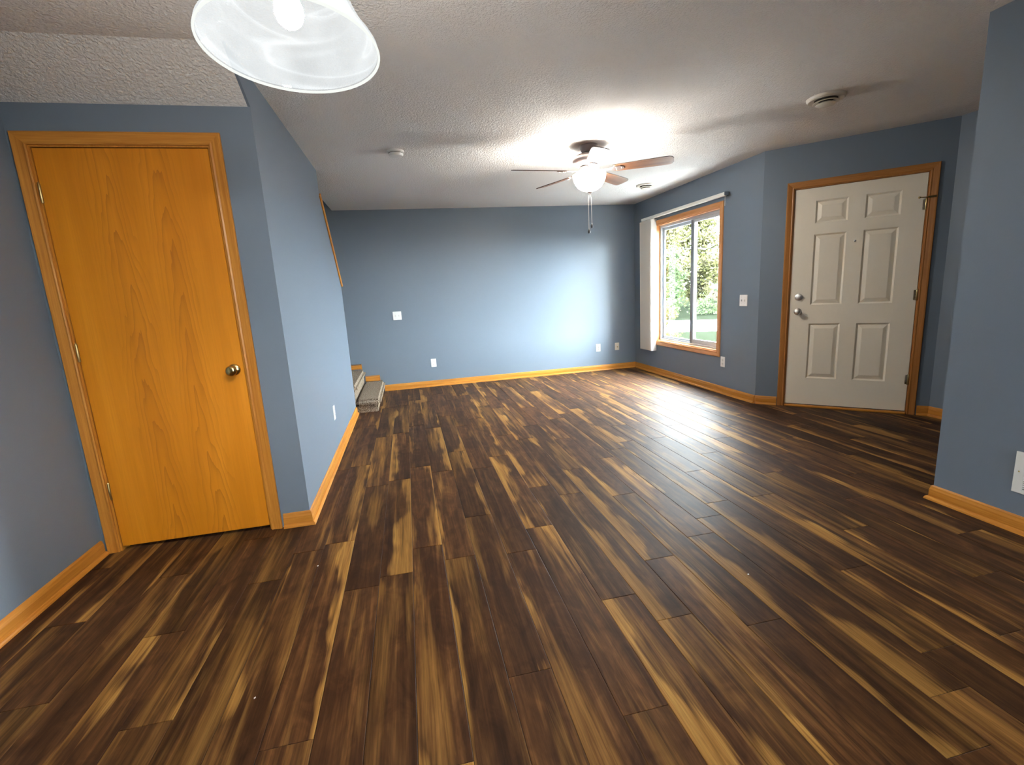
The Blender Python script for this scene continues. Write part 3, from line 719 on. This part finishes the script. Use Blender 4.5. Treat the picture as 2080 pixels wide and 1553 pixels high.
# ---- wall register at the right edge
rg_ = empty('air_register', (XR, 1.455, .297), -PI / 2); tag(rg_, 'white louvered air register low on the near right wall', 'vent')
fw, fh = .155, .102
fin('register_frame', B((-fw, -fw + .04, -.006, -.0004, -fh, fh), (fw - .04, fw, -.006, -.0004, -fh, fh), (-fw + .04, fw - .04, -.006, -.0004, fh - .034, fh), (-fw + .04, fw - .04, -.006, -.0004, -fh, -fh + .022)), m_reg, rg_, bev=.0015)
fin('register_box', B((-fw + .04, fw - .04, -.001, -.0004, -fh + .022, fh - .034)), m_ventdark, rg_)
zz = -fh + .027
while zz < fh - .036:
    bm = B((-fw + .041, fw - .041, -.0065, -.0015, zz - .0005, zz + .0055)); fin('louver', bm, m_reg, rg_); zz += .0098
for x in (-fw + .02, fw - .02): fin('register_screw', LT([(.004, 0), (.003, -.0015), (.0005, -.0018)], 10, (x, -.0061, .005), 'y'), m_hinge, rg_)

# ---- vertical blind drawn to the left
vb = empty('vertical_blind', (XW, 0, 0), -PI / 2); tag(vb, 'ivory vertical blind stacked open at the left of the window', 'blind')
h0, h1, hz = -6.46, -4.645, 2.143
fin('headrail', B((h0, h1, -.075, -.030, hz, hz + .034)), m_track, vb, bev=.003)
fin('end_cap', B((h1 + .0005, h1 + .012, -.077, -.028, hz - .002, hz + .036)), m_cap, vb, bev=.002)
fin('end_cap', B((h0 - .012, h0 - .0005, -.077, -.028, hz - .002, hz + .036)), m_track, vb, bev=.002)
for x in (-6.2, -5.45, -4.85): fin('mounting_bracket', B((x - .012, x + .012, -.0295, -.0004, hz + .010, hz + .036)), m_track, vb)
fin('wand', LT([(.003, 0), (.004, -.02), (.004, -.10), (.002, -.102)], 8, (h1 - .02, -.05, hz - .001)), m_chain, vb)
nv = 11
for i in range(nv):
    x = -6.475 + i * .0318; t_ = (i / (nv - 1) - .5) * .10 + .04
    bm = bmesh.new(); pts = []
    for s_ in range(7):
        u = (s_ / 6 - .5) * .089; pts.append((.0035 * (1 - (2 * s_ / 6 - 1) ** 2), u))
    poly = [(a + .0007, b) for a, b in pts] + [(a - .0007, b) for a, b in reversed(pts)]
    prism(bm, poly, .335, hz - .012, 'z')
    bmesh.ops.rotate(bm, verts=bm.verts, matrix=Matrix.Rotation(t_, 3, 'Z'))
    va = fin('vane', bm, m_vane, vb, (x, -.0525, 0), smooth=False)
    fin('vane_clip', B((x - .003, x + .003, -.058, -.047, hz - .0115, hz - .0005)), m_track, va).matrix_parent_inverse = Matrix.Translation((-x, .0525, 0))

# ---- carpeted stairs
stair = empty('carpeted_stairs', (-.62, 6.2, 0)); tag(stair, 'two taupe carpeted stair steps turning behind the stair wall', 'stairs')
def W(o):  # coordinates given in the room's frame
    o.matrix_parent_inverse = Matrix.Translation((.62, -6.2, 0)); return o
def soft(bx, r, sub=2):
    bm = B(bx); bmesh.ops.bevel(bm, geom=bm.edges[:], offset=r, segments=3, affect='EDGES'); return bm
yb_ = YF - .003
W(fin('lower_riser', soft((-.665, -.432, 5.588, yb_, .0, .082), .006), m_carpet, stair, smooth=True))
W(fin('lower_tread', soft((-.668, -.392, 5.552, yb_, .072, .158), .030), m_carpet, stair, smooth=True))
W(fin('upper_riser', soft((-1.735, -.672, 5.600, yb_, .0, .250), .006), m_carpet, stair, smooth=True))
W(fin('upper_tread', soft((-1.735, -.640, 5.572, yb_, .245, .328), .030), m_carpet, stair, smooth=True))

# ---- specks on the floor
for (x, y, a, lab) in ((1.36, 1.645, .4, 'tiny white speck on the planks at the right of the floor'), (-.553, 2.32, 1.2, 'tiny white speck on the planks in front of the closet wall'), (-.62, 1.53, .9, 'tiny pale speck on the planks at the lower left')):
    bm = bmesh.new(); prism(bm, [(-.004, -.002), (.003, -.003), (.005, .001), (-.001, .003)], .0003, .002, 'z')
    tag(fin('floor_speck', bm, m_plate, None, (x, y, 0), a), lab, 'speck', 'specks of dirt on the floor')

# ================================================================== OUTSIDE
GZ = -.22
tag(fin('ground', B((-40, 60, -40, 70, GZ - .1, GZ)), m_lawn), 'green lawn outside the window', 'ground', kind=ST)
fw_ = fin('bounce_walk', B((XW + .32, 5.7, -2.0, 9.4, GZ, GZ + .05)), m_bounce_walk); tag(fw_, 'unseen grey concrete walk added outside the window to bounce daylight indoors', 'bounce_walk', kind=ST)  # out of view, added to bounce daylight up onto the ceiling
bm = bmesh.new(); ux, uy = .83, -.56; vx, vy = .56, .83
for_ = [(-30, 15.2), (30, 15.2), (30, 19.4), (-30, 19.4)]
prism(bm, [(ux * a + vx * b, uy * a + vy * b) for a, b in for_], GZ, GZ + .02, 'z')
tag(fin('road', bm, m_road), 'pale concrete drive crossing beyond the lawn', 'road', kind=ST)
def tree(name, label, cat, x, y, h, cr, cz, n, mat, leaf, trunk=True, group=None, seed=0):
    rnd = random.Random(seed)
    t_ = empty(name, (x, y, GZ)); tag(t_, label, cat, group)
    if trunk:
        bm = bmesh.new(); tube(bm, [(0, 0, -.02), (.05, .03, h * .3), (-.04, .05, h * .6), (0, 0, h * .9)], [.13, .10, .07, .02], 8)
        fin('trunk', bm, m_bark, t_, smooth=True)
        for k in range(6):
            a = k * 1.05 + rnd.random(); z = h * (.3 + .08 * k); rr = cr * .75
            bm = bmesh.new(); tube(bm, [(0, .03, z), (rr * .5 * math.cos(a), rr * .5 * math.sin(a), z + .25 * rr), (rr * math.cos(a), rr * math.sin(a), z + .7 * rr)], [.045, .03, .01], 6)
            fin('branch', bm, m_bark, t_, smooth=True)
    verts, faces = [], []
    clumps = []
    for _ in range(max(6, n // 90)):
        a = rnd.random() * 2 * PI; u = rnd.random() ** .5; zz_ = rnd.uniform(-1, 1)
        s_ = math.sqrt(max(0.05, 1 - zz_ * zz_))
        clumps.append((cr * s_ * u * math.cos(a), cr * s_ * u * math.sin(a), cz + (h - cz) * zz_ * .95, cr * rnd.uniform(.16, .34)))
    for i in range(n):
        c_ = clumps[i % len(clumps)]
        d = Vector((rnd.gauss(0, 1), rnd.gauss(0, 1), rnd.gauss(0, .8))) * c_[3] * .6
        p_ = Vector(c_[:3]) + d
        if p_.z < .03: p_.z = .03 + rnd.random() * .1
        e1 = Vector((rnd.uniform(-1, 1), rnd.uniform(-1, 1), rnd.uniform(-1, 1))).normalized(); e2 = e1.orthogonal().normalized()
        s_ = leaf * rnd.uniform(.6, 1.3); b_ = len(verts)
        verts += [p_ - e1 * s_, p_ + e2 * s_ * .55, p_ + e1 * s_, p_ - e2 * s_ * .55 + e1.cross(e2) * s_ * .25]; faces.append((b_, b_ + 1, b_ + 2, b_ + 3))
    me = bpy.data.meshes.new('foliage'); me.from_pydata(verts, [], faces); me.materials.append(mat)
    f_ = link('foliage', me, t_); f_['kind'] = 'stuff'
    return t_
tree('yellow_tree', 'tall yellow green tree filling the left pane of the window', 'tree', 12.0, 22.8, 5.6, 2.0, 2.9, 13000, leaf_yellow, .12, seed=3)
tree('yellow_tree', 'yellowing tree seen just right of the window mullion', 'tree', 16.1, 24.6, 5.6, 1.5, 3.0, 11000, leaf_yellow, .11, seed=5)
tree('green_tree', 'lower green tree at the right edge of the window view', 'tree', 21.8, 27.6, 4.5, 2.0, 2.2, 9000, leaf_green, .12, seed=8)
tree('green_tree', 'green tree low behind the left window sash', 'tree', 10.6, 18.4, 2.9, .85, 1.5, 6500, leaf_green, .08, seed=9)
tree('orange_shrub', 'orange autumn shrub beyond the drive', 'shrub', 15.2, 20.6, 1.5, .7, .7, 1800, leaf_orange, .07, False, seed=11)
tree('green_hedge', 'low green hedge at the far edge of the drive', 'hedge', 13.6, 18.6, .85, 1.2, .35, 2600, leaf_green, .06, False, seed=12)
tree('small_bush', 'small yellow green bush on the lawn by the window', 'bush', 6.25, 10.9, 1.0, .38, .45, 1600, leaf_yellow, .04, False, seed=13)
